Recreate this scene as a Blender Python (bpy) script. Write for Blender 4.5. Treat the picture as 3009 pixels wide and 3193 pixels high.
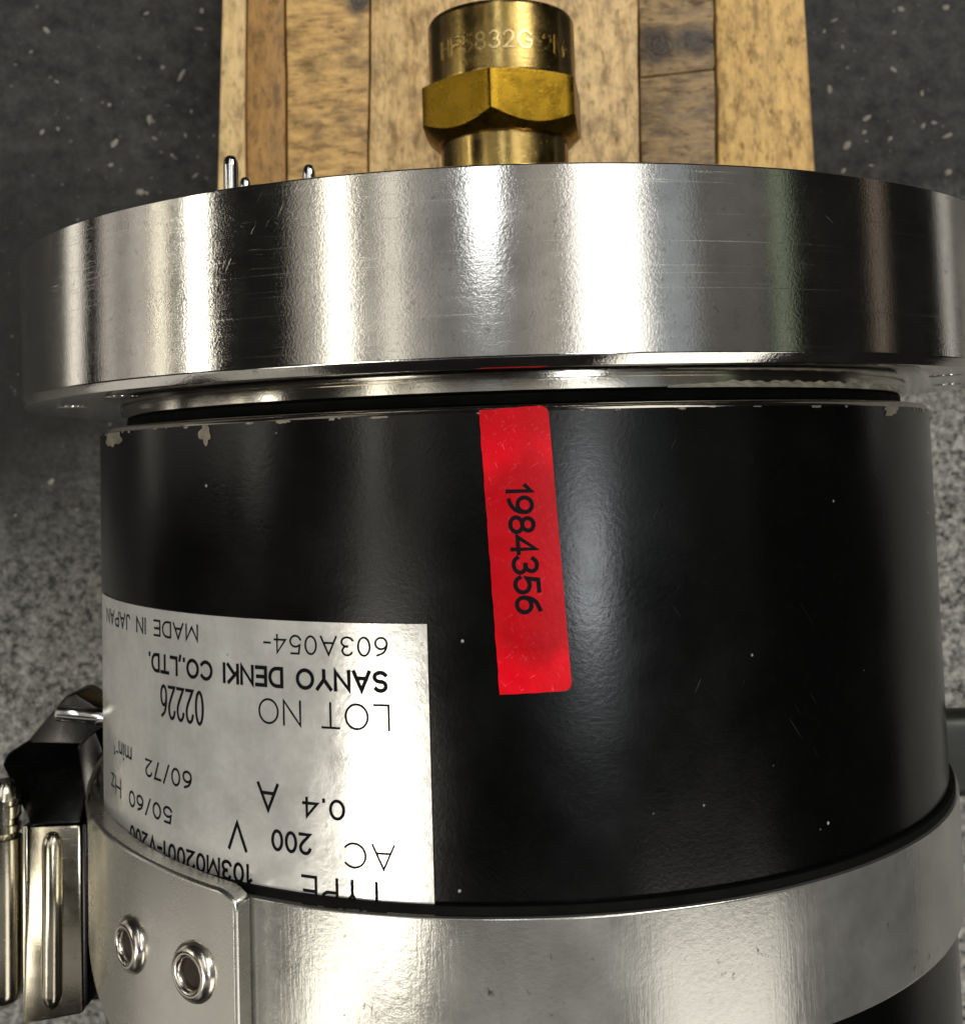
import bpy, bmesh, math, random
from math import sin, cos, pi, radians, sqrt
from mathutils import Vector, Matrix

# ------------------------------------------------------------------ clear
for o in list(bpy.data.objects): bpy.data.objects.remove(o, do_unlink=True)
scene = bpy.context.scene
COL = scene.collection
S = 0.07            # metres: radius of the motor housing; lengths below are in housing radii
random.seed(7)

# ------------------------------------------------------------------ camera
def rot(p, y, r):
    return Matrix.Rotation(p, 3, 'X') @ Matrix.Rotation(y, 3, 'Y') @ Matrix.Rotation(r, 3, 'Z')
cam = bpy.data.cameras.new('camera'); camo = bpy.data.objects.new('camera', cam); COL.objects.link(camo)
M = rot(0.0629, 0.0067, -0.0312).to_4x4(); M.translation = Vector((-0.0503*S, 0, 2.9595*S)); camo.matrix_world = M
cam.sensor_fit = 'HORIZONTAL'; cam.sensor_width = 36.0
cam.lens = 36.0*3601.46/3009.0
cam.shift_y = -(1596.5-1202.17)/3009.0
cam.clip_start = 0.005; cam.clip_end = 50
cam.dof.use_dof = True; cam.dof.focus_distance = 1.95*S; cam.dof.aperture_fstop = 64
scene.camera = camo

# ------------------------------------------------------------------ world, lamps, exposure
w = bpy.data.worlds.new('World'); scene.world = w; w.use_nodes = True
bg = w.node_tree.nodes['Background']; bg.inputs[0].default_value = (1.0, 0.97, 0.92, 1); bg.inputs[1].default_value = 0.012
scene.view_settings.view_transform = 'Standard'; scene.view_settings.look = 'None'
scene.view_settings.exposure = 0.06; scene.view_settings.gamma = 1.0
def lamp(name, a0, a1, s0, s1, L, col=(1, .98, .93), dist=1.5):
    """area light facing the motor: a0..a1 degrees round the motor's axis, s0..s1 its ends along it"""
    am = radians((a0+a1)/2); wx = 2*dist*math.tan(radians(abs(a1-a0)/2)); wy = dist*abs(s1-s0)
    l = bpy.data.lights.new(name, 'AREA'); l.shape = 'RECTANGLE'; l.size = wx; l.size_y = wy
    l.energy = L*4*wx*wy; l.color = col
    o = bpy.data.objects.new(name, l); COL.objects.link(o)
    o.location = (dist*sin(am), dist*(s0+s1)/2, dist*cos(am)); o.rotation_euler = (0, am, 0)
    return o
WARM = (1, .95, .84); COOL = (.93, .97, 1)
lamp('ceiling_lamp_bright', 12.8, 20, -.15, -.04, 19, COOL)
lamp('ceiling_lamp_long',   12.4, 26.5, .015, .6, 1.9, (1, .99, .96))
lamp('ceiling_lamp_right',  26, 46, .45, .85, 13.0, (1, .96, .88))
lamp('bench_lamp_right',    27, 61, -1.9, -.41, 1.9, (1, .96, .88))
lamp('bench_lamp_left',    -75, -50, -1.7, -.50, .3, WARM)
lamp('tube_lamp_upper',    -37, -32.5, -.15, .35, 2.6, WARM)
lamp('tube_lamp_middle',   -41, -26, -.42, -.20, 9.0, WARM)
lamp('left_fill_lower',    -120, -66, -.62, -.36, .50, (1, .95, .86))  # dim fill light added low on the left, beside the clamp
lamp('tube_lamp_lower',    -54, -42, -.65, -.41, 5.0, WARM)
lamp('tube_lamp_glow',     -44, -26, .0, .3, .36, WARM)
lamp('tube_lamp_small',    -25.5, -21.5, -.05, .5, 1.1, WARM)
lamp('tube_lamp_low',      -68.2, -65.4, .0, .4, 7.0, WARM)
lamp('tube_lamp_low_glow', -75, -69, .0, .4, .30, WARM)
lamp('tube_lamp_far',      -77.4, -76.2, .0, .4, 4, (1, .93, .75))
lamp('ceiling_lamp_back',  -7, -3, .19, 1.6, 5.0, COOL)
for k, (p0, p1, L, c) in enumerate(((-21, -16, .36, (1, .97, .9)), (-15.5, -9, .20, (1, .98, .95)), (-9, -2, .30, (.95, .98, 1)), (-2, 4.5, .22, (1, .97, .9)), (4.5, 12.2, .36, (1, .94, .84)))):
    lamp('flange_fill', p0, p1, -.01, 1.0, L, c, 2.2)  # added strips, not real panels: grey bands for the flange to mirror
lamp('strap_fill',  -30, 27, -.8, -.41, .24, (1, .97, .92), 2.2)  # unseen dim light added for the strap to mirror
lamp('flange_fill_right', 27, 37, -.1, .5, .32, (.86, .94, 1), 2.2)  # added for a bluish band in the flange's reflection
lamp('flange_fill_far',   37, 53, -.1, .5, .10, (1, .96, .9), 2.2)  # added for a faint grey band in the flange's reflection
lamp('side_lamp_dim',       54.3, 57.4, -.1, .4, .26, (.85, 1, .72))
lamp('flange_fill_brown',        79.5, 82, .05, .3, .22, (1, .8, .65))  # added for a narrow brown strip in the flange; no doorway
for p0, p1, L in ((-95, -91.5, .62), (-90.5, -87, .34), (-86, -79, .50)):
    lamp('wall_fill', p0, p1, .0, .4, L, (1, .92, .84))  # added strips standing in for a lit wall mirrored in the flange
lamp('wall_fill_low',      -110, -103, -.02, .5, 1.1, (1, .94, .84))  # added low light: bright strip at the flange's left end
lamp('wall_fill_right',     102, 106, -.02, .5, .5, (1, .96, .88))  # added low light: pale strip at the flange's right end

# ------------------------------------------------------------------ material helper
class Mat:
    def __init__(s, name):
        s.m = bpy.data.materials.new(name); s.m.use_nodes = True
        s.t = s.m.node_tree; s.n = s.t.nodes; s.l = s.t.links
        s.b = s.n['Principled BSDF']; s.tc = s.n.new('ShaderNodeTexCoord')
    def put(s, sock, v):
        if hasattr(v, 'is_output') or isinstance(v, bpy.types.NodeSocket): s.l.new(v, sock)
        elif v is not None:
            if isinstance(v, (tuple, list)) and len(v) == 3 and sock.type == 'RGBA': v = (*v, 1)
            sock.default_value = v
    def set(s, **k):
        for a, v in k.items():
            s.put(s.b.inputs[{'col': 'Base Color', 'metal': 'Metallic', 'rough': 'Roughness', 'spec': 'Specular IOR Level', 'normal': 'Normal',
                              'coat': 'Coat Weight', 'coatr': 'Coat Roughness', 'aniso': 'Anisotropic'}[a]], v)
        return s
    def co(s, kind='UV', scale=(1, 1, 1), rotz=0, loc=(0, 0, 0)):
        mp = s.n.new('ShaderNodeMapping'); s.l.new(s.tc.outputs[kind], mp.inputs[0])
        mp.inputs['Scale'].default_value = scale; mp.inputs['Rotation'].default_value = (0, 0, rotz); mp.inputs['Location'].default_value = loc
        return mp.outputs[0]
    def noise(s, vec, scale, detail=3, rough=.6, dist=0, color=False):
        n = s.n.new('ShaderNodeTexNoise'); s.put(n.inputs['Vector'], vec); n.inputs['Scale'].default_value = scale
        n.inputs['Detail'].default_value = detail; n.inputs['Roughness'].default_value = rough; n.inputs['Distortion'].default_value = dist
        return n.outputs['Color' if color else 'Fac']
    def voro(s, vec, scale, feature='F1', rand=1):
        n = s.n.new('ShaderNodeTexVoronoi'); n.feature = feature; s.put(n.inputs['Vector'], vec); n.inputs['Scale'].default_value = scale
        n.inputs['Randomness'].default_value = rand
        return n.outputs['Distance']
    def ramp(s, fac, *stops):
        n = s.n.new('ShaderNodeMapRange'); s.put(n.inputs[0], fac)
        n.inputs[1].default_value, n.inputs[2].default_value, n.inputs[3].default_value, n.inputs[4].default_value = stops
        return n.outputs[0]
    def math(s, op, a, b=0.0):
        n = s.n.new('ShaderNodeMath'); n.operation = op; s.put(n.inputs[0], a); s.put(n.inputs[1], b); return n.outputs[0]
    def mix(s, f, a, b, blend='MIX'):
        n = s.n.new('ShaderNodeMix'); n.data_type = 'RGBA'; n.blend_type = blend
        s.put(n.inputs[0], f); s.put(n.inputs[6], a); s.put(n.inputs[7], b); return n.outputs[2]
    def bump(s, h, dist, strength=1, prev=None):
        n = s.n.new('ShaderNodeBump'); n.inputs['Strength'].default_value = strength; n.inputs['Distance'].default_value = dist
        s.put(n.inputs['Height'], h)
        if prev is not None: s.l.new(prev, n.inputs['Normal'])
        return n.outputs[0]
    def sep(s, vec):
        n = s.n.new('ShaderNodeSeparateXYZ'); s.l.new(vec, n.inputs[0]); return n.outputs
    def vadd(s, a, b, k):
        m = s.n.new('ShaderNodeVectorMath'); m.operation = 'SCALE'; s.put(m.inputs[0], b); m.inputs['Scale'].default_value = k
        n = s.n.new('ShaderNodeVectorMath'); n.operation = 'ADD'; s.put(n.inputs[0], a); s.l.new(m.outputs[0], n.inputs[1]); return n.outputs[0]
    def scratches(s, kind, size, ratio, rotz, cut, loc=(0, 0, 0)):
        """short straight hair scratches: 1 on the scratch, 0 elsewhere"""
        mp = s.n.new('ShaderNodeMapping'); s.l.new(s.tc.outputs[kind], mp.inputs[0])
        mp.vector_type = 'TEXTURE'; mp.inputs['Rotation'].default_value = (0, 0, rotz); mp.inputs['Location'].default_value = loc
        mp.inputs['Scale'].default_value = (1/size, ratio/size, 1/size)
        return s.ramp(s.noise(mp.outputs[0], 1, 1.5, .5), cut, cut+.035, 0, 1)

def mat_steel(name, base=(.60, .59, .56), rough=.08, grain=.000011, kind='UV', tone=.2, dirt=.38, brush=1.0, metal=1.0):
    m = Mat(name)
    uv = m.co(kind)
    g1 = m.noise(uv, 2600, 3, .7)                                   # fine pitting
    g2 = m.noise(m.co(kind, (60, 1800, 60)), 1, 4, .7)               # turning marks round the rim
    g3 = m.noise(uv, 90, 4, .65)
    sc = m.math('MAXIMUM', m.math('MAXIMUM', m.scratches(kind, 6500, 34, .9, .72), m.scratches(kind, 7000, 44, -.5, .72, (.3, .2, 0))), m.scratches(kind, 6800, 50, 1.52, .70, (.1, .4, 0)))
    pit = m.ramp(m.noise(uv, 620, 4, .8), .58, .74, 0, dirt)
    gate = m.ramp(m.noise(m.co(kind, loc=(.27, .61, 0)), 55, 2), .5, .64, 0, .75)
    sc = m.math('MULTIPLY', sc, gate)
    lines = m.ramp(m.noise(m.co(kind, (25, 4200, 25)), 1, 3, .6), .62, .72, 0, brush)   # fine turning lines
    r = m.math('ADD', m.ramp(g3, .3, .7, rough*.75, rough*1.5), m.math('ADD', m.math('MULTIPLY', sc, .25), m.math('MULTIPLY', lines, .12)))
    col = m.mix(m.ramp(g3, .35, .7, 0, 1), tuple(c*(1-tone) for c in base), base)
    col = m.mix(pit, col, (.06, .055, .05))
    n = m.bump(g1, grain, 1)
    n = m.bump(g2, grain*.5*brush, 1, n)
    n = m.bump(sc, .000006, .4, n); n = m.bump(lines, .000004, .5, n)
    m.set(col=col, metal=metal, rough=r, normal=n)
    return m.m

def mat_black():
    m = Mat('black_paint'); uv = m.co('UV')
    orange = m.noise(uv, 1500, 4, .65); big = m.noise(uv, 60, 4, .6)
    dust = m.ramp(m.voro(uv, 230), .0, .085, 1, 0)
    gate = m.ramp(m.noise(m.co('UV', loc=(.7, .3, 0)), 170, 2), .54, .57, 0, 1)
    dust = m.math('MULTIPLY', m.ramp(dust, .3, .7, 0, 1), gate)
    sc = m.math('MULTIPLY', m.math('MAXIMUM', m.scratches('UV', 3200, 40, .6, .765), m.scratches('UV', 3600, 30, -.5, .77, (.2, .5, 0))), .05)
    haze = m.ramp(m.noise(uv, 700, 4, .7), .55, .8, 0, .12)
    col = m.mix(haze, (.0014, .0014, .0014), (.016, .0155, .0145))
    col = m.mix(m.math('MAXIMUM', m.math('MULTIPLY', dust, .8), sc), col, (.45, .43, .38))
    n = m.bump(orange, .000016, 1)
    m.set(col=col, rough=m.ramp(big, .3, .7, .15, .26), normal=n, spec=.3)
    return m.m

def mat_plain(name, col, rough=.5, metal=0.0, grain=0.0, gscale=1500, var=.15, vscale=120, kind='Object', spec=.4):
    m = Mat(name); v = m.co(kind)
    c = m.mix(m.ramp(m.noise(v, vscale, 4, .65), .3, .7, 0, 1), tuple(x*(1-var) for x in col), tuple(min(1, x*(1+var)) for x in col))
    m.set(col=c, rough=m.ramp(m.noise(v, vscale*1.7, 3), .3, .7, rough*.85, rough*1.15), metal=metal, spec=spec)
    if grain: m.set(normal=m.bump(m.noise(v, gscale, 3, .7), grain))
    return m.m

def mat_brass(name, base, dark, rough, grain):
    m = Mat(name); v = m.co('UV'); o = m.co('Object')
    spots = m.ramp(m.noise(o, 620, 4, .75), .60, .72, 0, .6)
    tarn = m.ramp(m.noise(o, 110, 4, .65), .35, .68, 0, .8)
    col = m.mix(tarn, base, dark); col = m.mix(spots, col, tuple(c*.35 for c in dark))
    sc = m.scratches('Object', 5000, 16, .7, .70)
    n = m.bump(m.noise(o, 1500, 3, .7), grain); n = m.bump(m.noise(m.co('UV', (80, 1500, 1)), 1, 3), grain*.5, 1, n); n = m.bump(sc, .00003, .6, n)
    m.set(col=col, metal=1.0, rough=m.ramp(m.noise(o, 260, 3), .3, .7, rough*.75, rough*1.35), normal=n)
    return m.m

def mat_wood(name, light, dark, across, knots=(), dirt=.35, seed=0.0):
    m = Mat(name)
    sc = (1, .06, 1) if not across else (.06, 1, 1)
    sc2 = (1, .12, 1) if not across else (.12, 1, 1)
    ox = m.co('Object', loc=(seed, seed*.7, 0))
    warp = m.vadd(ox, m.noise(ox, 30, 2, .5, 0, True), .004)
    def st(vec, sc):
        mp = m.n.new('ShaderNodeMapping'); m.l.new(vec, mp.inputs[0]); mp.inputs['Scale'].default_value = sc; return mp.outputs[0]
    grain = m.noise(st(warp, sc), 420, 5, .65); fine = m.noise(st(ox, sc2), 1700, 3, .7)
    blot = m.noise(ox, 110, 5, .7); mott = m.noise(st(ox, (1, .4, 1) if not across else (.4, 1, 1)), 330, 5, .75); pores = m.ramp(m.noise(st(ox, (1, .35, 1) if not across else (.35, 1, 1)), 700, 3, .7), .6, .72, 0, 1)
    col = m.mix(m.ramp(grain, .32, .68, 0, 1), dark, light)
    col = m.mix(m.ramp(fine, .35, .7, .0, .45), col, tuple(c*1.25 for c in light))
    col = m.mix(m.ramp(blot, .48, .70, 0, dirt), col, (.075, .052, .030))
    col = m.mix(m.ramp(mott, .49, .64, 0, .8), col, tuple(c*.45 for c in dark)); col = m.mix(m.ramp(mott, .46, .30, 0, .6), col, tuple(min(1, c*1.35) for c in light))
    col = m.mix(m.math('MULTIPLY', pores, .7), col, tuple(c*.35 for c in dark))
    h = m.math('ADD', m.math('MULTIPLY', grain, .6), m.math('MULTIPLY', fine, .4))
    h = m.math('SUBTRACT', h, m.math('MULTIPLY', pores, .5))
    for (kx, ky, kr, ex) in knots:
        mp = m.n.new('ShaderNodeMapping'); m.l.new(warp, mp.inputs[0]); mp.inputs['Location'].default_value = (-(kx*S+seed)*ex - .002*ex, -(ky*S+seed*.7) - .002, 0)
        mp.inputs['Scale'].default_value = (ex, 1, 0)
        ln = m.n.new('ShaderNodeVectorMath'); ln.operation = 'LENGTH'; m.l.new(mp.outputs[0], ln.inputs[0])
        d = m.math('ADD', ln.outputs['Value'], m.math('MULTIPLY', m.math('SUBTRACT', m.noise(ox, 300, 3), .5), kr*S*.7))
        mask = m.ramp(d, kr*S*.45, kr*S*1.15, 1, 0)
        rings = m.ramp(m.math('SINE', m.math('MULTIPLY', d, 5200/ex)), -1, 1, .0, .6)
        kc = m.mix(rings, (.018, .014, .012), (.12, .075, .04))
        col = m.mix(mask, col, kc); h = m.math('SUBTRACT', h, m.math('MULTIPLY', mask, .8))
    m.set(col=col, rough=m.ramp(grain, .3, .7, .45, .62), normal=m.bump(h, .0004), spec=.45)
    return m.m

def mat_floor():
    m = Mat('floor_concrete'); v = m.co('Object')
    a = m.noise(v, 140, 6, .78); b = m.noise(v, 560, 4, .8); b2 = m.noise(m.co('Object', loc=(.5, .2, 0)), 330, 3, .7, .6); c = m.noise(v, 18, 4, .6)
    pos = m.sep(m.co('Object'))
    edge = m.math('SUBTRACT', pos[1], m.math('MULTIPLY', pos[0], .24))
    pale_floor = m.ramp(m.math('ADD', edge, m.math('MULTIPLY', m.math('SUBTRACT', m.noise(v, 24, 3), .5), .05)), .045, -.03, 0, 1)   # paler, grittier floor towards the clamp
    pale_floor = m.math('MAXIMUM', pale_floor, m.ramp(m.math('ADD', pos[0], m.math('MULTIPLY', c, .2)), -.25, -.5, 0, 1))  # floor out of view made paler, to brighten the flange's reflection
    grit = m.math('ADD', m.math('MULTIPLY', b, .6), m.math('MULTIPLY', b2, .5))
    smooth = m.mix(m.ramp(a, .36, .68, 0, 1), (.008, .008, .0079), (.054, .054, .053))
    rough = m.mix(m.ramp(grit, .44, .68, 0, 1), (.026, .025, .022), (.46, .45, .415))
    col = m.mix(pale_floor, smooth, rough)
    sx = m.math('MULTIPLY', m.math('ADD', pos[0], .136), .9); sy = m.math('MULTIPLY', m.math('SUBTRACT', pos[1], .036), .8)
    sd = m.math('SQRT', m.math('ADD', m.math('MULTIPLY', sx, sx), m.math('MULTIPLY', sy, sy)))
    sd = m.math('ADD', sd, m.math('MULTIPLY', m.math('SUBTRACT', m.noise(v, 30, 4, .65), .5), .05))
    flange_shadow = m.ramp(sd, .058, .022, 0, .85)                                                          # flange's shadow painted into the floor colour
    col = m.mix(flange_shadow, col, (.0045, .0042, .0036))
    fleck = m.ramp(m.noise(v, 520, 2, .6), .70, .75, 0, .5)
    col = m.mix(fleck, col, (.26, .25, .22))
    n = m.bump(m.math('ADD', a, grit), .0006)
    m.set(col=col, rough=m.ramp(c, .3, .7, .5, .75), normal=n, spec=.35)
    return m.m

def mat_plate():
    m = Mat('aluminium_plate'); v = m.co('UV')
    blot = m.noise(v, 130, 5, .7); fine = m.noise(v, 900, 3, .7)
    st = m.noise(m.co('UV', (900, 60, 1), .7), 1, 3, .6)
    spots = m.ramp(m.noise(v, 260, 4, .7), .67, .72, 0, .55)
    col = m.mix(m.ramp(blot, .3, .7, 0, 1), (.56, .55, .52), (.76, .75, .71)); col = m.mix(spots, col, (.16, .14, .11))
    col = m.mix(m.ramp(st, .55, .75, 0, .25), col, (.5, .49, .47))
    n = m.bump(fine, .00002); n = m.bump(m.noise(v, 240, 3), .00004, 1, n)
    m.set(col=col, metal=.45, rough=m.ramp(blot, .3, .7, .16, .26), normal=n)
    return m.m

def mat_band():
    m = Mat('band_steel'); v = m.co('UV')
    blot = m.noise(v, 70, 5, .7); st = m.noise(m.co('UV', (1500, 130, 1), .6), 1, 4, .65); st2 = m.noise(m.co('UV', (1300, 90, 1), -.5), 1, 4, .65)
    gr = m.noise(v, 1100, 4, .75)
    dirt = m.math('MULTIPLY', m.ramp(m.noise(m.co('UV', (1.4, 1, 1)), 420, 4, .75), .60, .66, 0, 1), m.ramp(m.noise(m.co('UV', loc=(.37, .1, 0)), 60, 2), .52, .62, 0, 1))
    col = m.mix(m.ramp(blot, .3, .7, 0, 1), (.30, .296, .272), (.48, .47, .435)); col = m.mix(m.math('MULTIPLY', dirt, .8), col, (.05, .045, .03))
    n = m.bump(st, .000014); n = m.bump(st2, .000010, 1, n); n = m.bump(gr, .00002, 1, n)
    m.set(col=col, metal=.74, rough=m.ramp(blot, .3, .7, .15, .26), normal=n)
    return m.m

def mat_red():
    m = Mat('red_sticker'); v = m.co('Object')
    col = m.mix(m.ramp(m.noise(v, 160, 4, .65), .3, .7, 0, 1), (.50, .0, .004), (.74, .0, .010))
    fib = m.math('MAXIMUM', m.scratches('Object', 4500, 6, .4, .69), m.scratches('Object', 4500, 6, -1.0, .69, (.2, .1, 0)))
    col = m.mix(m.math('MULTIPLY', fib, .35), col, (.9, .12, .18))
    p = m.sep(v)
    ey = m.math('MULTIPLY', m.math('ADD', p[1], .17*S), .62); exx = m.math('SUBTRACT', p[0], .012*S)
    dd = m.math('SQRT', m.math('ADD', m.math('MULTIPLY', ey, ey), m.math('MULTIPLY', exx, exx)))
    dd = m.math('ADD', dd, m.math('MULTIPLY', m.math('SUBTRACT', m.noise(v, 260, 3), .5), .0014))
    col = m.mix(m.ramp(dd, .118*S, .095*S, 0, .55), col, (.25, .0, .003))                         # darker red oval at mid sticker
    m.set(col=col, rough=m.ramp(m.noise(v, 300, 3), .3, .7, .28, .4), normal=m.bump(m.noise(v, 1200, 3, .7), .00003), spec=.16)
    return m.m

MT = dict(
    steel=mat_steel('turned_steel', (.66, .635, .59)), chrome=mat_steel('chrome_steel', (.66, .65, .62), .08, .000006, 'Object', .1, .2, .2),
    spigot=mat_steel('spigot_steel', (.60, .57, .50), .11, .00001, 'UV', .2, .55),
    zinc=mat_steel('zinc_steel', (.62, .60, .55), .22, .00001, 'Object', .10, .05, .2, 1.0), black=mat_black(),
    rubber=mat_plain('black_rubber', (.002, .002, .002), .75, 0, .00005, spec=.1), brass=mat_brass('tarnished_brass', (.36, .25, .085), (.16, .11, .04), .22, .000015),
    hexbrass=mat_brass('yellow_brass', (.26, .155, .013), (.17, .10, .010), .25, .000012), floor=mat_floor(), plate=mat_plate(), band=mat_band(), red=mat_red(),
    ink=mat_plain('black_ink', (.004, .004, .006), .6, spec=.08), primer=mat_plain('bare_primer', (.24, .21, .165), .5, .3, .00008, 900, .35, 400),
    stamp=mat_brass('stamped_brass', (.58, .45, .21), (.34, .25, .1), .2, .00001),
    chip=mat_plain('pale_stone', (.30, .28, .23), .7, 0, .0002, 600, .3, 300), darksteel=mat_steel('dark_steel', (.05, .048, .046), .25, .00002, 'Object', .2, .2, .2),
    olive=mat_plain('olive_paint', (.014, .016, .011), .45, 0, .00004, 900, .2, 90), latch=mat_steel('latch_steel', (.50, .46, .36), .16, .00001, 'Object', .25, .45, .2), rivet=mat_plain('rivet_steel', (.58, .54, .48), .24, 1.0, .00001, 900, .15, 200), hole_and_wire=mat_plain('rivet_hole', (.035, .026, .018), .8, .0, .00008, 900, .4, 300), sealant=mat_plain('old_sealant', (.30, .28, .22), .6, 0, .0003, 700, .45, 300), paper=mat_plain('frayed_edge', (.55, .35, .25), .7))

# ------------------------------------------------------------------ mesh helpers (lengths in housing radii)
def tag(o, label=None, cat=None, group=None, kind=None):
    for k, v in (('label', label), ('category', cat), ('group', group), ('kind', kind)):
        if v: o[k] = v
    return o
def empty(name, loc):
    o = bpy.data.objects.new(name, None); COL.objects.link(o); o.location = Vector(loc)*S; o.empty_display_size = .02; return o
def wloc(o):
    v = Vector(o.location); p = o.parent
    while p: v += p.location; p = p.parent
    return v
def link(name, me, mat, parent=None, sharp=35):
    if sharp is not None:
        me.shade_smooth(); me.set_sharp_from_angle(angle=radians(sharp))
    me.materials.append(MT[mat]); o = bpy.data.objects.new(name, me); COL.objects.link(o)
    if parent: o.parent = parent; o.location = -wloc(parent)
    return o
def from_bm(bm, name):
    me = bpy.data.meshes.new(name); bm.normal_update(); bm.to_mesh(me); bm.free(); return me
def lathe(name, prof, mat, parent, seg=256, ph0=-pi, ph1=pi, cx=0.0, cz=0.0, sharp=35, close=False):
    """prof: (radius, y) pairs swept round the y axis, ph = 0 is straight up; u = arc length, v = y (metres)"""
    full = abs(ph1-ph0-2*pi) < 1e-6
    verts, faces, uvs = [], [], []
    n = len(prof); R0 = max(p[0] for p in prof)
    for i in range(seg+1):
        a = ph0+(ph1-ph0)*i/seg
        for r, y in prof: verts.append(((cx+r*sin(a))*S, y*S, (cz+r*cos(a))*S))
    lens = [0]
    for k in range(1, n): lens.append(lens[-1]+math.hypot(prof[k][0]-prof[k-1][0], prof[k][1]-prof[k-1][1]))
    for i in range(seg):
        for k in range(n if close else n-1):
            k2 = (k+1) % n
            faces.append((i*n+k, (i+1)*n+k, (i+1)*n+k2, i*n+k2))
            for (ii, kk) in ((i, k), (i+1, k), (i+1, k2), (i, k2)):
                uvs.append(((ph0+(ph1-ph0)*ii/seg)*R0*S, prof[kk][1]*S+prof[kk][0]*S*.31))
    if close and not full:
        faces.append(tuple(range(n))); uvs += [(0, 0)]*n
        faces.append(tuple(seg*n+k for k in reversed(range(n)))); uvs += [(0, 0)]*n
    me = bpy.data.meshes.new(name); me.from_pydata(verts, [], faces)
    ul = me.uv_layers.new(name='UVMap'); flat = [c for p in uvs for c in p]; ul.data.foreach_set('uv', flat)
    bm = bmesh.new(); bm.from_mesh(me)
    if full: bmesh.ops.remove_doubles(bm, verts=bm.verts, dist=1e-7)
    bmesh.ops.recalc_face_normals(bm, faces=bm.faces); bm.to_mesh(me); bm.free(); me.validate()
    return link(name, me, mat, parent, sharp)
def box(name, c, d, mat, parent=None, bev=.004, rotm=None, seg=2):
    bm = bmesh.new(); bmesh.ops.create_cube(bm, size=1)
    for v in bm.verts: v.co = Vector((v.co.x*d[0], v.co.y*d[1], v.co.z*d[2]))
    if bev: bmesh.ops.bevel(bm, geom=bm.edges[:], offset=bev, segments=seg, profile=.5, affect='EDGES')
    if rotm: bmesh.ops.transform(bm, matrix=rotm.to_4x4(), verts=bm.verts)
    for v in bm.verts: v.co = (v.co+Vector(c))*S
    return link(name, from_bm(bm, name), mat, parent)
def prism(name, pts, z0, z1, mat, parent=None, bev=.006, slope=None, seg=2):
    """outline in x, y extruded from z0 to z1; slope(x, y) adds to z (a bent sheet)"""
    bm = bmesh.new(); f = bm.faces.new([bm.verts.new((x, y, z0)) for x, y in pts])
    r = bmesh.ops.extrude_face_region(bm, geom=[f])
    for v in r['geom']:
        if isinstance(v, bmesh.types.BMVert): v.co.z = z1
    bmesh.ops.recalc_face_normals(bm, faces=bm.faces)
    if bev: bmesh.ops.bevel(bm, geom=bm.edges[:], offset=bev, segments=seg, profile=.5, affect='EDGES')
    for v in bm.verts:
        if slope: v.co.z += slope(v.co.x, v.co.y)
        v.co *= S
    return link(name, from_bm(bm, name), mat, parent)
def rod(name, p0, p1, prof, mat, parent=None, seg=40):
    """turned part: prof = (t along p0..p1, radius)"""
    p0, p1 = Vector(p0), Vector(p1); q = (p1-p0).to_track_quat('Z', 'Y').to_matrix(); L = (p1-p0).length
    verts, faces = [], []; n = len(prof)
    for i in range(seg):
        a = 2*pi*i/seg
        for t, r in prof: verts.append((p0+q @ Vector((r*cos(a), r*sin(a), t*L)))*S)
    for i in range(seg):
        j = (i+1) % seg
        for k in range(n-1): faces.append((i*n+k, j*n+k, j*n+k+1, i*n+k+1))
    faces.append(tuple(i*n for i in reversed(range(seg)))); faces.append(tuple(i*n+n-1 for i in range(seg)))
    me = bpy.data.meshes.new(name); me.from_pydata(verts, [], faces)
    bm = bmesh.new(); bm.from_mesh(me); bmesh.ops.recalc_face_normals(bm, faces=bm.faces); bm.to_mesh(me); bm.free()
    return link(name, me, mat, parent, 40)
def patch(name, f, nu, nv, mat, parent, thick=0.0):
    """curved sheet from f(u, v) -> (phi degrees, y, r); thick grows it inward so that it has an edge"""
    verts, faces, uvs = [], [], []
    def pt(u, v, dr):
        p, y, r = f(u, v); a = radians(p); r -= dr
        return (r*sin(a)*S, y*S, r*cos(a)*S), (a*r*S, y*S)
    uvl = []
    for layer in range(2 if thick else 1):
        for i in range(nu+1):
            for j in range(nv+1):
                p, t = pt(i/nu, j/nv, layer*thick); verts.append(p); uvl.append(t)
    W = nv+1; N = (nu+1)*W
    for i in range(nu):
        for j in range(nv):
            a = (i*W+j, (i+1)*W+j, (i+1)*W+j+1, i*W+j+1); faces.append(a)
            if thick: faces.append(tuple(N+k for k in reversed(a)))
    if thick:
        rim = [i*W for i in range(nu+1)]+[nu*W+j for j in range(1, nv+1)]+[i*W+nv for i in range(nu-1, -1, -1)]+[j for j in range(nv-1, 0, -1)]
        for k in range(len(rim)):
            a, b = rim[k], rim[(k+1) % len(rim)]; faces.append((b, a, N+a, N+b))
    me = bpy.data.meshes.new(name); me.from_pydata(verts, [], faces)
    ul = me.uv_layers.new(name='UVMap')
    for lp in me.loops: ul.data[lp.index].uv = uvl[lp.vertex_index]
    bm = bmesh.new(); bm.from_mesh(me); bmesh.ops.recalc_face_normals(bm, faces=bm.faces)
    bm.to_mesh(me); bm.free()
    return link(name, me, mat, parent, 35)
def arc(cx, cy, rx, ry, a0, a1, n=None):
    n = n or max(4, int(abs(a1-a0)/15)); return [(cx+rx*cos(radians(a0+(a1-a0)*k/n)), cy+ry*sin(radians(a0+(a1-a0)*k/n))) for k in range(n+1)]
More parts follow.
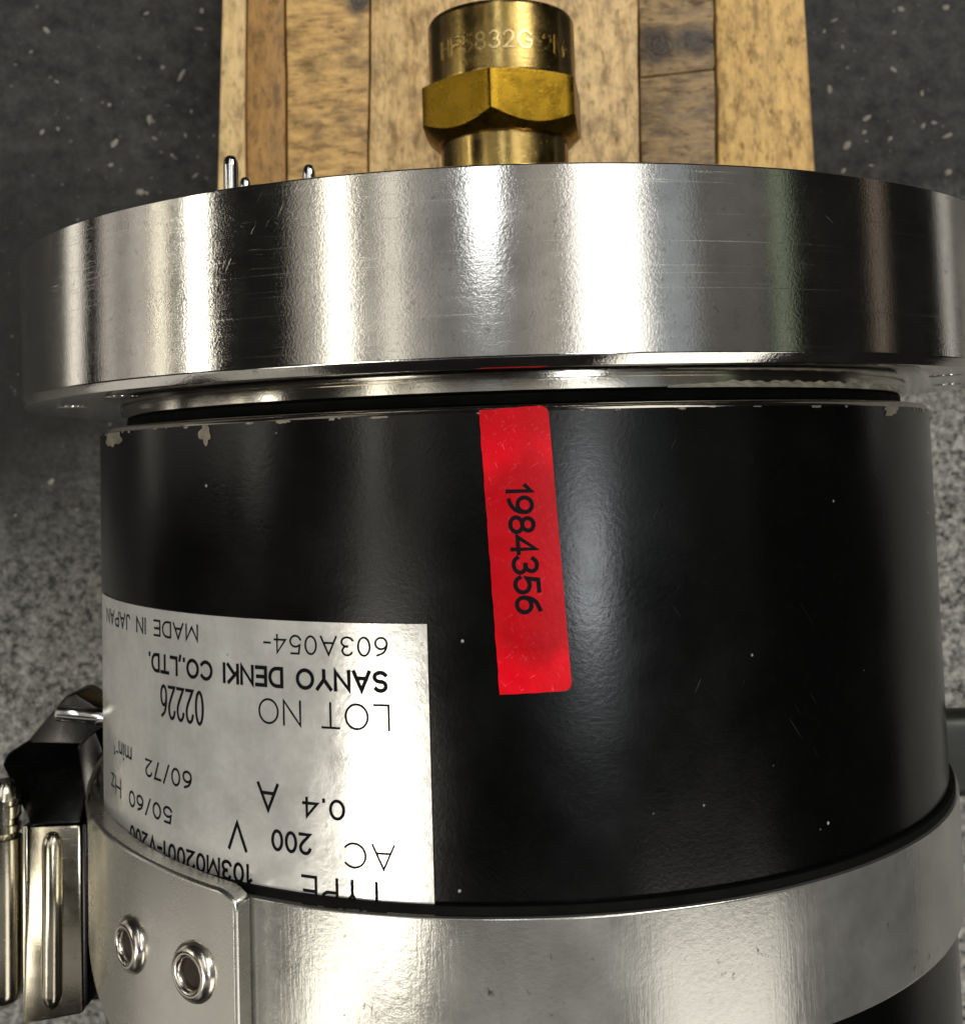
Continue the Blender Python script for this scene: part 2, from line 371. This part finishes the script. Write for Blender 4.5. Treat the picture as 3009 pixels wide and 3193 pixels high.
GL = {  # single-stroke letters: width, strokes
 '0': (.56, [arc(.28, .5, .28, .5, 90, 450, 28)]), 'O': (.84, [arc(.42, .5, .42, .5, 90, 450, 30)]),
 '1': (.26, [[(0, .78), (.2, 1), (.2, 0)]]), '2': (.56, [arc(.28, .71, .27, .29, 165, -35)+[(.42, .43), (.02, 0), (.56, 0)]]),
 '3': (.56, [arc(.27, .75, .24, .25, 155, -90)+arc(.27, .26, .28, .26, 90, -160)]), '4': (.6, [[(.46, 0), (.46, 1), (0, .26), (.6, .26)]]),
 '5': (.56, [[(.5, 1), (.1, 1), (.04, .52)]+arc(.27, .31, .28, .31, 130, -160)]),
 '6': (.56, [[(.46, .97), (.3, .9)]+arc(.42, .38, .40, .55, 125, 175, 5)+arc(.28, .31, .27, .31, 180, -180, 24)]),
 '7': (.52, [[(0, 1), (.52, 1), (.2, 0)]]), '8': (.56, [arc(.28, .755, .23, .245, 90, 450, 22), arc(.28, .26, .27, .26, 90, 450, 24)]),
 '9': (.56, [arc(.28, .69, .27, .31, 0, 360, 24), arc(.14, .62, .41, .55, 5, -55, 6)+[(.26, .08), (.1, .03)]]),
 'A': (.76, [[(0, 0), (.38, 1), (.76, 0)], [(.14, .34), (.62, .34)]]), 'C': (.78, [arc(.42, .5, .42, .5, 42, 318, 22)]),
 'D': (.7, [[(.3, 0), (0, 0), (0, 1), (.3, 1)]+arc(.3, .5, .4, .5, 90, -90, 14)]), 'E': (.56, [[(.56, 1), (0, 1), (0, 0), (.56, 0)], [(0, .52), (.5, .52)]]),
 'F': (.54, [[(.54, 1), (0, 1), (0, 0)], [(0, .52), (.46, .52)]]), 'G': (.8, [arc(.42, .5, .42, .5, 42, 335, 22)+[(.8, .46), (.5, .46)]]),
 'H': (.68, [[(0, 0), (0, 1)], [(.68, 0), (.68, 1)], [(0, .52), (.68, .52)]]), 'I': (.04, [[(.02, 0), (.02, 1)]]),
 'J': (.44, [[(.44, 1), (.44, .28)]+arc(.22, .25, .22, .25, 0, -170)]), 'K': (.64, [[(0, 0), (0, 1)], [(.6, 1), (0, .36)], [(.2, .55), (.64, 0)]]),
 'L': (.52, [[(0, 1), (0, 0), (.52, 0)]]), 'M': (.84, [[(0, 0), (0, 1), (.42, .15), (.84, 1), (.84, 0)]]), 'N': (.7, [[(0, 0), (0, 1), (.7, 0), (.7, 1)]]),
 'P': (.6, [[(0, 0), (0, 1), (.34, 1)]+arc(.34, .745, .26, .255, 90, -90, 12)+[(0, .49)]]), 'S': (.6, [arc(.3, .745, .27, .255, 35, 270)+arc(.3, .25, .29, .25, 90, -150)]),
 'T': (.66, [[(0, 1), (.66, 1)], [(.33, 1), (.33, 0)]]), 'U': (.66, [[(0, 1), (0, .3)]+arc(.33, .3, .33, .3, 180, 360, 14)+[(.66, 1)]]),
 'V': (.7, [[(0, 1), (.35, 0), (.7, 1)]]), 'Y': (.7, [[(0, 1), (.35, .48), (.7, 1)], [(.35, .48), (.35, 0)]]),
 'z': (.44, [[(0, .68), (.44, .68), (0, 0), (.44, 0)]]), 'm': (.8, [[(0, 0), (0, .68)], [(0, .48)]+arc(.2, .46, .2, .22, 160, 0, 8)+[(.4, 0)], [(.4, .48)]+arc(.6, .46, .2, .22, 160, 0, 8)+[(.8, 0)]]),
 'i': (.04, [[(.02, 0), (.02, .68)], [(.02, .92), (.02, .98)]]), 'n': (.42, [[(0, 0), (0, .68)], [(0, .46)]+arc(.21, .45, .21, .23, 160, 0, 8)+[(.42, 0)]]),
 '-': (.34, [[(0, .46), (.34, .46)]]), '/': (.4, [[(0, -.06), (.4, 1.06)]]), '.': (.06, [[(.03, 0), (.03, .07)]]), ',': (.1, [[(.08, .08), (.03, -.14)]]), ' ': (.38, [])}
def lettering(txt, a0, a1, b0, b1, r, parent, mat='ink', mode='flat', sw=.004, cx=0.0, cz=0.0, skew=0.0, high=0.0, gap=.26, name='lettering'):
    """stroked text on the cylinder. flat: a = degrees round the axis, b = y of baseline and cap line; side: a = y, b = degrees"""
    tot = sum(GL[c][0]+gap for c in txt)-gap
    kr = radians(1)*r
    A0, A1, B0, B1 = (a0*kr, a1*kr, b0, b1) if mode == 'flat' else (a0, a1, b0*kr, b1*kr)
    bm = bmesh.new()
    def put(x, y, dz):
        if mode == 'flat': u, v = x, y
        else: u, v = y, x
        a = u/r; rr = r+dz
        return bm.verts.new(((cx+rr*sin(a))*S, v*S, (cz+rr*cos(a))*S))
    pen = 0.0; lay = 0
    for c in txt:
        w_, strokes = GL[c]
        for st in strokes:
            lay += 1; dz = high+(lay % 5)*.00004
            pts = []
            for (px, py) in st:
                t = (pen+px)/tot; pts.append(Vector((A0+(A1-A0)*t, B0+(B1-B0)*py+skew*t*(1 if mode == 'flat' else kr))))
            fine = [pts[0]]
            for q in pts[1:]:
                d = (q-fine[-1]).length; k = max(1, int(d/.02))
                p = fine[-1].copy(); fine += [p.lerp(q, i/k) for i in range(1, k+1)]
            closed = (fine[0]-fine[-1]).length < 1e-5
            if not closed:
                e = (fine[0]-fine[1]).normalized()*sw*.5; fine[0] = fine[0]+e
                e = (fine[-1]-fine[-2]).normalized()*sw*.5; fine[-1] = fine[-1]+e
            L, Rr = [], []
            n = len(fine)
            for i in range(n):
                if closed: d0 = fine[i]-fine[i-1 if i else n-2]; d1 = fine[(i+1) if i < n-1 else 1]-fine[i]
                else: d0 = fine[i]-fine[max(0, i-1)]; d1 = fine[min(n-1, i+1)]-fine[i]
                if d0.length < 1e-9: d0 = d1
                if d1.length < 1e-9: d1 = d0
                d0 = d0.normalized(); d1 = d1.normalized(); m = d0+d1
                if m.length < .1: m = d1
                m = m.normalized(); nn = Vector((-m.y, m.x)); k = min(2.2, 1/max(.3, abs(nn.dot(Vector((-d1.y, d1.x))))))
                L.append(fine[i]+nn*sw*.5*k); Rr.append(fine[i]-nn*sw*.5*k)
            va = [put(p.x, p.y, dz) for p in L]; vb = [put(p.x, p.y, dz) for p in Rr]
            for i in range(n-1): bm.faces.new((va[i], va[i+1], vb[i+1], vb[i]))
            if high:
                wa = [put(p.x, p.y, -.001) for p in L]; wb = [put(p.x, p.y, -.001) for p in Rr]
                for i in range(n-1):
                    bm.faces.new((va[i+1], va[i], wa[i], wa[i+1])); bm.faces.new((vb[i], vb[i+1], wb[i+1], wb[i]))
                bm.faces.new((va[0], vb[0], wb[0], wa[0])); bm.faces.new((vb[-1], va[-1], wa[-1], wb[-1]))
        pen += w_+gap
    if not high:
        bm.normal_update()
        for f in bm.faces:
            c = f.calc_center_median()
            if f.normal.dot(Vector((c.x-cx*S, 0, c.z-cz*S))) < 0: f.normal_flip()
    else: bmesh.ops.recalc_face_normals(bm, faces=bm.faces)
    me = from_bm(bm, name); me.uv_layers.new(name='UVMap')
    return link(name, me, mat, parent, None)

# ------------------------------------------------------------------ the setting: floor
ZF = -1.74
bm = bmesh.new(); bmesh.ops.create_grid(bm, x_segments=2, y_segments=2, size=.52)
for v in bm.verts: v.co.z = ZF*S
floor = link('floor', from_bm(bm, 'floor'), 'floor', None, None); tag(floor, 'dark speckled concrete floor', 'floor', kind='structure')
CH = [(-1.855, 1.839, 0.021), (-1.875, 1.409, 0.0294), (-1.81, 1.418, 0.021), (-1.575, 1.351, 0.0336), (-1.293, 1.629, 0.0378), (-1.429, 1.444, 0.0231), (-1.28, 1.374, 0.021), (-1.469, 1.142, 0.0315), (-1.443, 1.137, 0.0168), (-1.24, 1.204, 0.0252), (-1.595, 1.513, 0.0189), (-1.37, 1.664, 0.0189), (-1.436, 1.897, 0.0168), (-1.985, 1.696, 0.0168), (-1.209, 1.823, 0.0168), (-1.203, 1.9, 0.021), (-1.253, 1.475, 0.021), (-1.337, 1.293, 0.0147), (-1.408, 1.365, 0.021), (-1.92, 1.749, 0.0147), (-1.813, 1.618, 0.0147), (-1.591, 1.259, 0.0189), (-1.162, 1.37, 0.0147), (1.702, 1.807, 0.0378), (1.888, 1.81, 0.0294), (1.667, 1.71, 0.0189), (1.421, 1.769, 0.021), (1.451, 1.656, 0.021), (1.389, 1.478, 0.0294), (1.536, 1.352, 0.0273), (1.765, 1.312, 0.0252), (1.812, 1.325, 0.0231), (1.657, 1.552, 0.0189), (1.862, 1.268, 0.0273), (1.45, 1.24, 0.0294), (1.858, 1.115, 0.0378), (1.429, 1.135, 0.0294), (1.524, 1.294, 0.0189), (1.629, 1.264, 0.0189), (1.77, 1.45, 0.0147), (1.543, 1.155, 0.0126), (1.38, 1.724, 0.0126), (-2.038, -0.4, 0.0189), (-1.677, -0.518, 0.0252), (-2.035, -0.616, 0.021), (-1.995, -0.172, 0.0168), (-1.743, -0.159, 0.0126), (-1.847, -0.041, 0.0189), (1.779, -0.657, 0.0168), (1.791, -0.08, 0.0126), (1.82, -0.371, 0.0147)]
CH += [(random.choice((-1, 1))*random.uniform(1.2, 2.3), random.uniform(-2, 2.1), random.uniform(.006, .012)) for _ in range(26)]
def chip_mesh():
    bm = bmesh.new(); bmesh.ops.create_icosphere(bm, subdivisions=1, radius=1)
    for v in bm.verts: v.co *= random.uniform(.6, 1.15); v.co.z *= .35
    me = from_bm(bm, 'stone_chip'); me.materials.append(MT['chip']); me.shade_smooth(); return me
chips = [chip_mesh() for _ in range(7)]
for i, (x, y, s) in enumerate(CH):
    o = bpy.data.objects.new('stone_chip', chips[i % 7]); COL.objects.link(o); o.parent = floor
    k = s*S*.72; o.scale = (k*random.uniform(.7, 1.5), k*random.uniform(.4, .9), k*.5); o.rotation_euler = (0, 0, random.uniform(0, 6.28))
    o.location = (x*S, y*S, ZF*S)

# ------------------------------------------------------------------ wooden board
ZB = -1.1686
board = empty('wooden_board', (.07, .3, ZF+.004))
tag(board, 'pale wooden board of glued strips lying under the steel flange', 'board')
Y0, Y1 = -1.35, 2.15
EDG = [(-.994, .041), (-.9, .023), (-.758, .014), (-.447, .033), (.536, .029), (.814, .028), (1.143, -.013)]
def ex(i, y): return EDG[i][0]+EDG[i][1]*(y-1.7)
PL = [  # light, dark, grain across, knots, dirt, height
    ((.66, .48, .23), (.50, .32, .12), False, (), .1, -.004),
    ((.38, .205, .058), (.24, .12, .028), False, (), .25, .004),
    ((.60, .385, .14), (.32, .17, .05), True, ((-.49, 1.69, .06, 1.0),), .6, .0),
    ((.70, .49, .23), (.42, .25, .09), False, (), .6, .003),
    ((.36, .24, .11), (.16, .095, .038), True, ((.60, 1.485, .085, .8), (.755, 1.50, .07, .65)), .8, -.006),
    ((.68, .44, .15), (.44, .245, .065), False, (), .3, .002)]
for (i, ya, yb_) in ((0, Y0, Y1), (1, Y0, Y1), (2, Y0, Y1), (3, Y0, Y1), (4, Y0, 1.378), (4, 1.382, Y1), (5, Y0, Y1)):
    li, da, ac, kn, di, dz = PL[i]; dz += .003*(ya > 0)
    if 'wood%d' % i not in MT: MT['wood%d' % i] = mat_wood('wood_strip', li, da, ac, kn, di, i*.37)
    bm = bmesh.new(); g = .006; ny = 24
    z1, z0 = ZB-.004+dz, ZF+.004
    rows = []
    for j in range(ny+1):
        y = ya+(yb_-ya)*j/ny; w1 = .0012*sin(j*2.3+i)+.0015*sin(j*5.1+2*i)
        w2 = .0012*sin(j*2.3+i+1)+.0015*sin(j*5.1+2*i+2)
        xa, xb = ex(i, y)+g/2+w1*(i > 0), ex(i+1, y)-g/2+w2*(i < 5)
        if i > 0: xa += .002
        sl = .022*(j in (0, ny))*(i == 4)
        rows.append([bm.verts.new((x, y+q*sl, z)) for x, z, q in ((xa, z0, -.5), (xb, z0, .5), (xb, z1, .5), (xa, z1, -.5))])
    for j in range(ny):
        for k in range(4): bm.faces.new((rows[j][k], rows[j][(k+1) % 4], rows[j+1][(k+1) % 4], rows[j+1][k]))
    bm.faces.new(rows[0][::-1]); bm.faces.new(rows[-1])
    bmesh.ops.recalc_face_normals(bm, faces=bm.faces)
    ed = [e for e in bm.edges if e.calc_face_angle(0) > 1.0]
    bmesh.ops.bevel(bm, geom=ed, offset=.010 if i in (0, 5) else .006, segments=2, profile=.5, affect='EDGES')
    for v in bm.verts: v.co *= S
    link('plank', from_bm(bm, 'plank'), 'wood%d' % i, board, 40)

# ------------------------------------------------------------------ motor
motor = empty('flanged_motor', (0, -.4, ZB))
tag(motor, 'black cylindrical motor with shiny steel flange, brass fitting and red number sticker', 'motor')
RF, YT = 1.1686, .4625
housing = lathe('housing', [(.0, -2.2), (.97, -2.2), (1.0, -2.17)]+[(1.0, -2.17+2.2433*k/24) for k in range(1, 24)]+[(1.0, .0733), (1.0, .0783)], 'black', motor, 320)
lathe('end_cap', [(1.0, .0783), (.9985, .0815), (.993, .0875), (.985, .0905), (.91, .0905)], 'chrome', motor, 320)
lathe('gasket', [(.92, .0905), (.94, .095), (.94, .112), (.92, .118)], 'rubber', motor, 256)
lathe('spigot', [(.91, .114), (.951, .1145), (.955, .117), (.955, .1185), (.955, .1345), (.955, .1360), (.948, .1380), (.948, .1407), (.97, .1407)], 'spigot', motor, 320)
def seal(u, v):
    p = 16+44*u; j = .5+.5*sin(u*61)*sin(u*23+1)+.35*sin(u*147)
    env = min(1, u*5, (1-u)*8)
    return (p, .1150+(.004+.009*env*(.6+.4*j))*v, 0.9562+.004*env*(.5+.5*sin(u*97+v*5))*sin(pi*min(1, v+.12)))
patch('sealant_residue', seal, 160, 6, 'sealant', motor, .003)
fl = lathe('flange', [(.96, .1405), (1.1575, .1405), (1.1600, .1412), (1.1680, .1560), (RF, .1575), (RF, .1600), (RF, .1625), (RF, .23), (RF, .30), (RF, .38), (RF, .4545), (RF, .4570), (RF, .4590), (1.1670, .4612), (1.164, YT), (.0, YT)], 'steel', motor, 384, sharp=22)
for ph in (-66, -46, 57, 79):
    a = radians(ph); x, z = 1.06*sin(a), 1.06*cos(a)
    rod('flange_screw', (x, .1410, z), (x, .1370, z), [(0, .034), (.3, .034), (.7, .030), (.9, .022), (1, .012)], 'chrome', fl)
for (x, z, yt, r) in ((-.585, .55, .656, .0160), (-.607, .30, .672, .0140), (-.458, .30, .697, .0152)):
    rod('dowel_pin', (x, YT-.02, z), (x, yt, z), [(0, r), (.9, r), (.95, r*.93), (.985, r*.75), (1, r*.5)], 'chrome', motor)

# paint chips along the top edge of the housing
def chip_patch(p0, y0, dp, dy, seed):
    rnd = random.Random(seed); n = 30; bm = bmesh.new(); R = 1.0012
    c = bm.verts.new((R*sin(radians(p0))*S, (y0-dy*.35)*S, R*cos(radians(p0))*S)); vs = []
    qs = [rnd.uniform(.4, 1.25) for _ in range(n)]
    for k in range(n):
        t = 2*pi*k/n; q = .25*qs[k-1]+.5*qs[k]+.25*qs[(k+1) % n]
        p = p0+dp*q*cos(t); y = min(y0, y0-dy*.35+dy*q*sin(t)*.75)
        vs.append(bm.verts.new((R*sin(radians(p))*S, y*S, R*cos(radians(p))*S)))
    for k in range(n): bm.faces.new((c, vs[(k+1) % n], vs[k]))
    bmesh.ops.recalc_face_normals(bm, faces=bm.faces)
    link('paint_chip', from_bm(bm, 'paint_chip'), 'primer', housing, None)
for k, (p, dp, dy) in enumerate(((-58, 4.2, .030), (-35.6, 1.1, .034), (47.5, 2.2, .020), (-25, .9, .005), (-14, 1.2, .004), (33, 1.0, .004), (60, 1.2, .007))):
    chip_patch(p, .0778, dp, dy, k+3)

rn = random.Random(5)
for k in range(34):
    chip_patch(rn.uniform(-66, 66), .0781, rn.uniform(.15, .6), rn.uniform(.0015, .005), 40+k)

# nameplate
plate = patch('nameplate', lambda u, v: (-9.75-(66-9.75)*u, -.2765+(.008 if u > 0 else 0)*u-(1.12-.2765)*v, 1.0035), 64, 30, 'plate', motor, .0025)
PR = 1.0042
for (t, a, b, yb, yt, sw) in (
    ('603A054-', -13.8, -27.6, -.2998, -.3304, .0030), ('MADE IN JAPAN', -37.2, -61.5, -.2935, -.3215, .0036),
    ('SANYO DENKI CO.,LTD.', -13.95, -46.6, -.3585, -.3890, .0058), ('LOT NO', -13.8, -28.4, -.4130, -.4545, .0032), ('02226', -36.5, -44.1, -.4150, -.4730, .0052),
    ('60/72', -38.6, -47.8, -.5650, -.5950, .0040), ('min', -51.8, -56.0, -.5560, -.5870, .0036), ('-1', -56.5, -58.2, -.5720, -.5880, .003),
    ('0.4', -18.75, -23.2, -.5775, -.6075, .0046), ('A', -26.3, -28.7, -.5610, -.6055, .0050),
    ('AC', -13.6, -18.8, -.6461, -.6860, .0030), ('200', -22.55, -27.0, -.6392, -.6712, .0050), ('V', -30.5, -32.8, -.6370, -.6825, .0054),
    ('50/60', -42.3, -52.5, -.6410, -.6690, .0040), ('Hz', -55.6, -59.6, -.6320, -.6670, .0036),
    ('TYPE', -14.6, -23.5, -.7095, -.7550, .0044), ('103M02001-V200', -29.9, -52.2, -.7085, -.7390, .0052)):
    lettering(t, a, b, yb, yt, PR, plate, sw=sw*1.15)
# red sticker, a little askew
def rs(u, v):
    v = .5-.5*cos(pi*v)
    l, r = -4.04+1.14*v, 2.64+1.39*v
    d = min(v, 1-v)*.476; c = .014
    if d < c: r -= math.degrees(c-sqrt(max(0, c*c-(c-d)**2)))
    jit = .018*sin(v*37)+.02*sin(v*83+1)
    return (l+jit*(1-u)+(r-l)*u, (.0815+.005*u)*(1-v)+(-.395+.003*u)*v+.0003*sin(u*19), 1.0045)
stick = patch('asset_sticker', rs, 14, 70, 'red', motor, .004)
stick.data.materials.append(MT['paper'])
for pl in stick.data.polygons:
    c = pl.center; 
    if abs(pl.normal.dot(Vector((c.x, 0, c.z)).normalized())) < .6: pl.material_index = 1
lettering('1984356', -.048, -.260, -1.55, .68, 1.0050, stick, mode='side', sw=.0070, skew=.62, gap=.17)

# brass fitting screwed into the flange
BX = .006
fit = bpy.data.objects.new('brass_fitting', None); COL.objects.link(fit); fit.parent = motor; fit.location = Vector((0, YT+.4, -ZB))*S; fit.empty_display_size = .01
lathe('neck', [(.0, YT-.02), (.165, YT-.02), (.165, .60), (.165, .70), (.165, .806)], 'brass', fit, 96, cx=BX)
AP, TH = .194, -8.5
def hexr(t):
    d = ((t-TH+30) % 60)-30
    d = ((t-TH) % 60)-30
    return AP/cos(radians(d))
bm = bmesh.new(); uvl = bm.loops.layers.uv.new('UVMap'); rings = []
HN = 144
for i in range(HN):
    t = 360*i/HN+TH; r = min(hexr(t), .2215); a = radians(t); col = []
    yl = .806+max(0, (r-.178))/1.05; yu = .951-max(0, (r-.190))*.25
    for rr, y in ((.158, .804), (.178, .806), (r, yl), (r, yl+.01), (r, yu-.01), (r, yu), (.186, .952), (.17, .952)):
        col.append(bm.verts.new(((BX+rr*sin(a))*S, y*S, rr*cos(a)*S)))
    rings.append(col)
for i in range(HN):
    p, q = rings[i], rings[(i+1) % HN]
    for k in range(7):
        f = bm.faces.new((p[k], q[k], q[k+1], p[k+1]))
        for lp, (ii, kk) in zip(f.loops, ((i, k), (i+1, k), (i+1, k+1), (i, k+1))): lp[uvl].uv = (ii/HN*.09, p[kk].co.y)
bmesh.ops.recalc_face_normals(bm, faces=bm.faces)
link('hex_nut', from_bm(bm, 'hex_nut'), 'hexbrass', fit, 25)
lathe('collar', [(.15, .949), (.189, .949), (.1905, .953), (.1905, .956), (.1905, 1.0), (.1905, 1.06), (.1905, 1.114), (.1905, 1.118), (.187, 1.126), (.165, 1.126), (.165, 1.0)], 'brass', fit, 128, cx=BX)
lettering('HF5832G-2M-', -53, 62, 1.004, 1.045, .1907, fit, 'stamp', sw=.0050, cx=BX, high=.0022)

# ------------------------------------------------------------------ band clamp
clamp = empty('band_clamp', (0, -.88, ZB))
tag(clamp, 'worn steel band clamp with riveted plate and toggle latch around the black motor', 'clamp')
lathe('strap', [(1.004, -.755), (1.0175, -.755), (1.0185, -.7565), (1.0185, -.758), (1.0185, -.760), (1.0185, -.80), (1.0185, -.88), (1.0185, -.95), (1.0185, -.995), (1.0185, -.9985), (1.0175, -1.0), (1.004, -1.0)], 'band', clamp, 320, close=True)
lathe('strap_shadow', [(1.0008, -.738), (1.010, -.738), (1.012, -.741), (1.012, -.752), (1.0008, -.752)], 'rubber', clamp, 256, close=True)  # black ring added for the dark shadow between strap and motor
def pr(p): return 1.032+.030*max(0, min(1, (p+72)/40))
def pf(u, v):
    p = -29-(76-29)*u
    top = -.733+.014*sin(min(1, u*1.4)*pi/2*1.2); bot = -1.13-.02*u+.20*u*u
    c = .016                                                    # rounded corner at the free end
    if u < .05: top -= c*(1-u/.05)**2
    return (p, top+(bot-top)*v, pr(p))
rp = patch('riveted_plate', pf, 80, 20, 'zinc', clamp, .040)
b = rp.modifiers.new('bevel', 'BEVEL'); b.width = .006*S; b.segments = 2; b.limit_method = 'ANGLE'; b.angle_limit = radians(50)
for p, y in ((-46.1, -.893), (-34.6, -.886)):
    a = radians(p); n = Vector((sin(a), 0, cos(a))); c = n*(pr(p)); c.y = y
    rv = rod('rivet', c-n*.01, c+n*.017, [(0, .053), (.37, .053), (.5, .0525), (.68, .050), (.84, .046), (.95, .0415), (1, .037), (.97, .0325), (.88, .0290), (.7, .0270), (.45, .0262), (.3, .026)], 'rivet', rp, 64)
for p, y in ((-46.1, -.893), (-34.6, -.886)):
    a = radians(p); n = Vector((sin(a), 0, cos(a))); c = n*(pr(p)); c.y = y
    rod('rivet_hole', c-n*.012, c+n*.0035, [(0, .0262), (.86, .0262), (.95, .021), (1, .010)], 'hole_and_wire', rp, 40)  # dark disc: shade of the eyelet's deep hole put into its colour
# toggle latch on the side
latch = bpy.data.objects.new('toggle_latch', None); COL.objects.link(latch); latch.parent = clamp; latch.location = Vector((-1.07, -.1, .3-ZB))*S; latch.empty_display_size = .01
def lz(x, y): return -1.0*(y+.795)
prism('lever_tab', [(-1.122, -.797), (-1.232, -.688), (-1.228, -.668), (-1.182, -.640), (-1.060, -.652), (-1.014, -.660), (-1.008, -.797)], .265, .298, 'darksteel', latch, .007, lz)  # dark reflection on this tilted face put into its colour
prism('lever', [(-1.124, -.80), (-1.008, -.80), (-1.006, -1.215), (-1.140, -1.235)], .265, .30, 'latch', latch, .007)
rod('lever_rib', (-1.070, -.812, .298), (-1.074, -1.20, .298), [(0, .006), (.01, .014), (.04, .021), (.08, .024), (.92, .024), (.97, .019), (1, .008)], 'latch', latch)
box('lever_side', (-1.136, -1.01, .16), (.012, .42, .27), 'latch', latch, .003)
box('lever_side', (-1.001, -1.0, .16), (.010, .40, .27), 'darksteel', latch, .003)  # darker than its twin: shade of the gap put into its colour
prism('hook', [(-1.185, -.640), (-1.095, -.540), (-1.070, -.535), (-1.0, -.58), (-.97, -.60), (-.96, -.75), (-1.15, -.75)], .02, .15, 'darksteel', latch, .008)
rod('hinge_pin', (-1.075, -.556, .26), (-.95, -.571, .26), [(0, .012), (.04, .019), (.95, .019), (1, .014)], 'chrome', latch)
th = [(0, .020), (.03, .034), (.08, .036), (.085, .032), (.105, .032), (.11, .037), (.16, .037), (.165, .033), (.19, .033), (.195, .037), (.225, .037), (.24, .030), (.255, .039), (.93, .039), (.97, .032), (1, .014)]
rod('eye_bolt', (-1.188, -.70, .28), (-1.188, -1.20, .28), th, 'latch', latch)
box('latch_base', (-1.07, -.95, .0), (.30, .50, .03), 'darksteel', latch, .006)
prism('spring_leaf', [(-1.24, -1.17), (-1.02, -1.17), (-.95, -1.04), (-.93, -1.30), (-1.24, -1.34)], -.05, 0.0, 'darksteel', latch, .006)
prism('latch_cheek', [(-1.03, -.635), (-.985, -.60), (-.962, -.66), (-.972, -.79), (-1.004, -.80)], .12, .26, 'darksteel', latch, .008)
wire = [(-.945, -.640), (-.968, -.672), (-.984, -.71), (-.990, -.75), (-.985, -.80)]
cu = []
for k in range(25):
    t = k/24*(len(wire)-1); i = min(int(t), len(wire)-2); f = t-i; cu.append((wire[i][0]*(1-f)+wire[i+1][0]*f, wire[i][1]*(1-f)+wire[i+1][1]*f, .30))
bm = bmesh.new(); rg = []
for k, p in enumerate(cu):
    d = (Vector(cu[min(k+1, 24)])-Vector(cu[max(k-1, 0)])).normalized(); sd = d.cross(Vector((0, 0, 1)))
    rg.append([bm.verts.new((Vector(p)+(sd*cos(2*pi*j/10)+Vector((0, 0, 1))*sin(2*pi*j/10))*.006)*S) for j in range(10)])
for k in range(24):
    for j in range(10): bm.faces.new((rg[k][j], rg[k][(j+1) % 10], rg[k+1][(j+1) % 10], rg[k+1][j]))
bm.faces.new(rg[0]); bm.faces.new(rg[-1][::-1])
bmesh.ops.recalc_face_normals(bm, faces=bm.faces); link('wire_loop', from_bm(bm, 'wire_loop'), 'hole_and_wire', latch, 60)
# saddle that carries the clamp
box('foot_bracket', (1.24, -.865, -.36), (.46, .24, .11), 'olive', clamp, .05, None, 5)
box('foot_post', (1.05, -.865, -.70), (.10, .22, .72), 'olive', clamp, .02)
lathe('saddle', [(1.021, -.78), (1.09, -.78), (1.09, -.975), (1.021, -.975)], 'olive', clamp, 80, radians(105), radians(255), close=True)
box('saddle_base', (0, -.8775, -1.124), (1.5, .19, .0792), 'olive', clamp, .008)
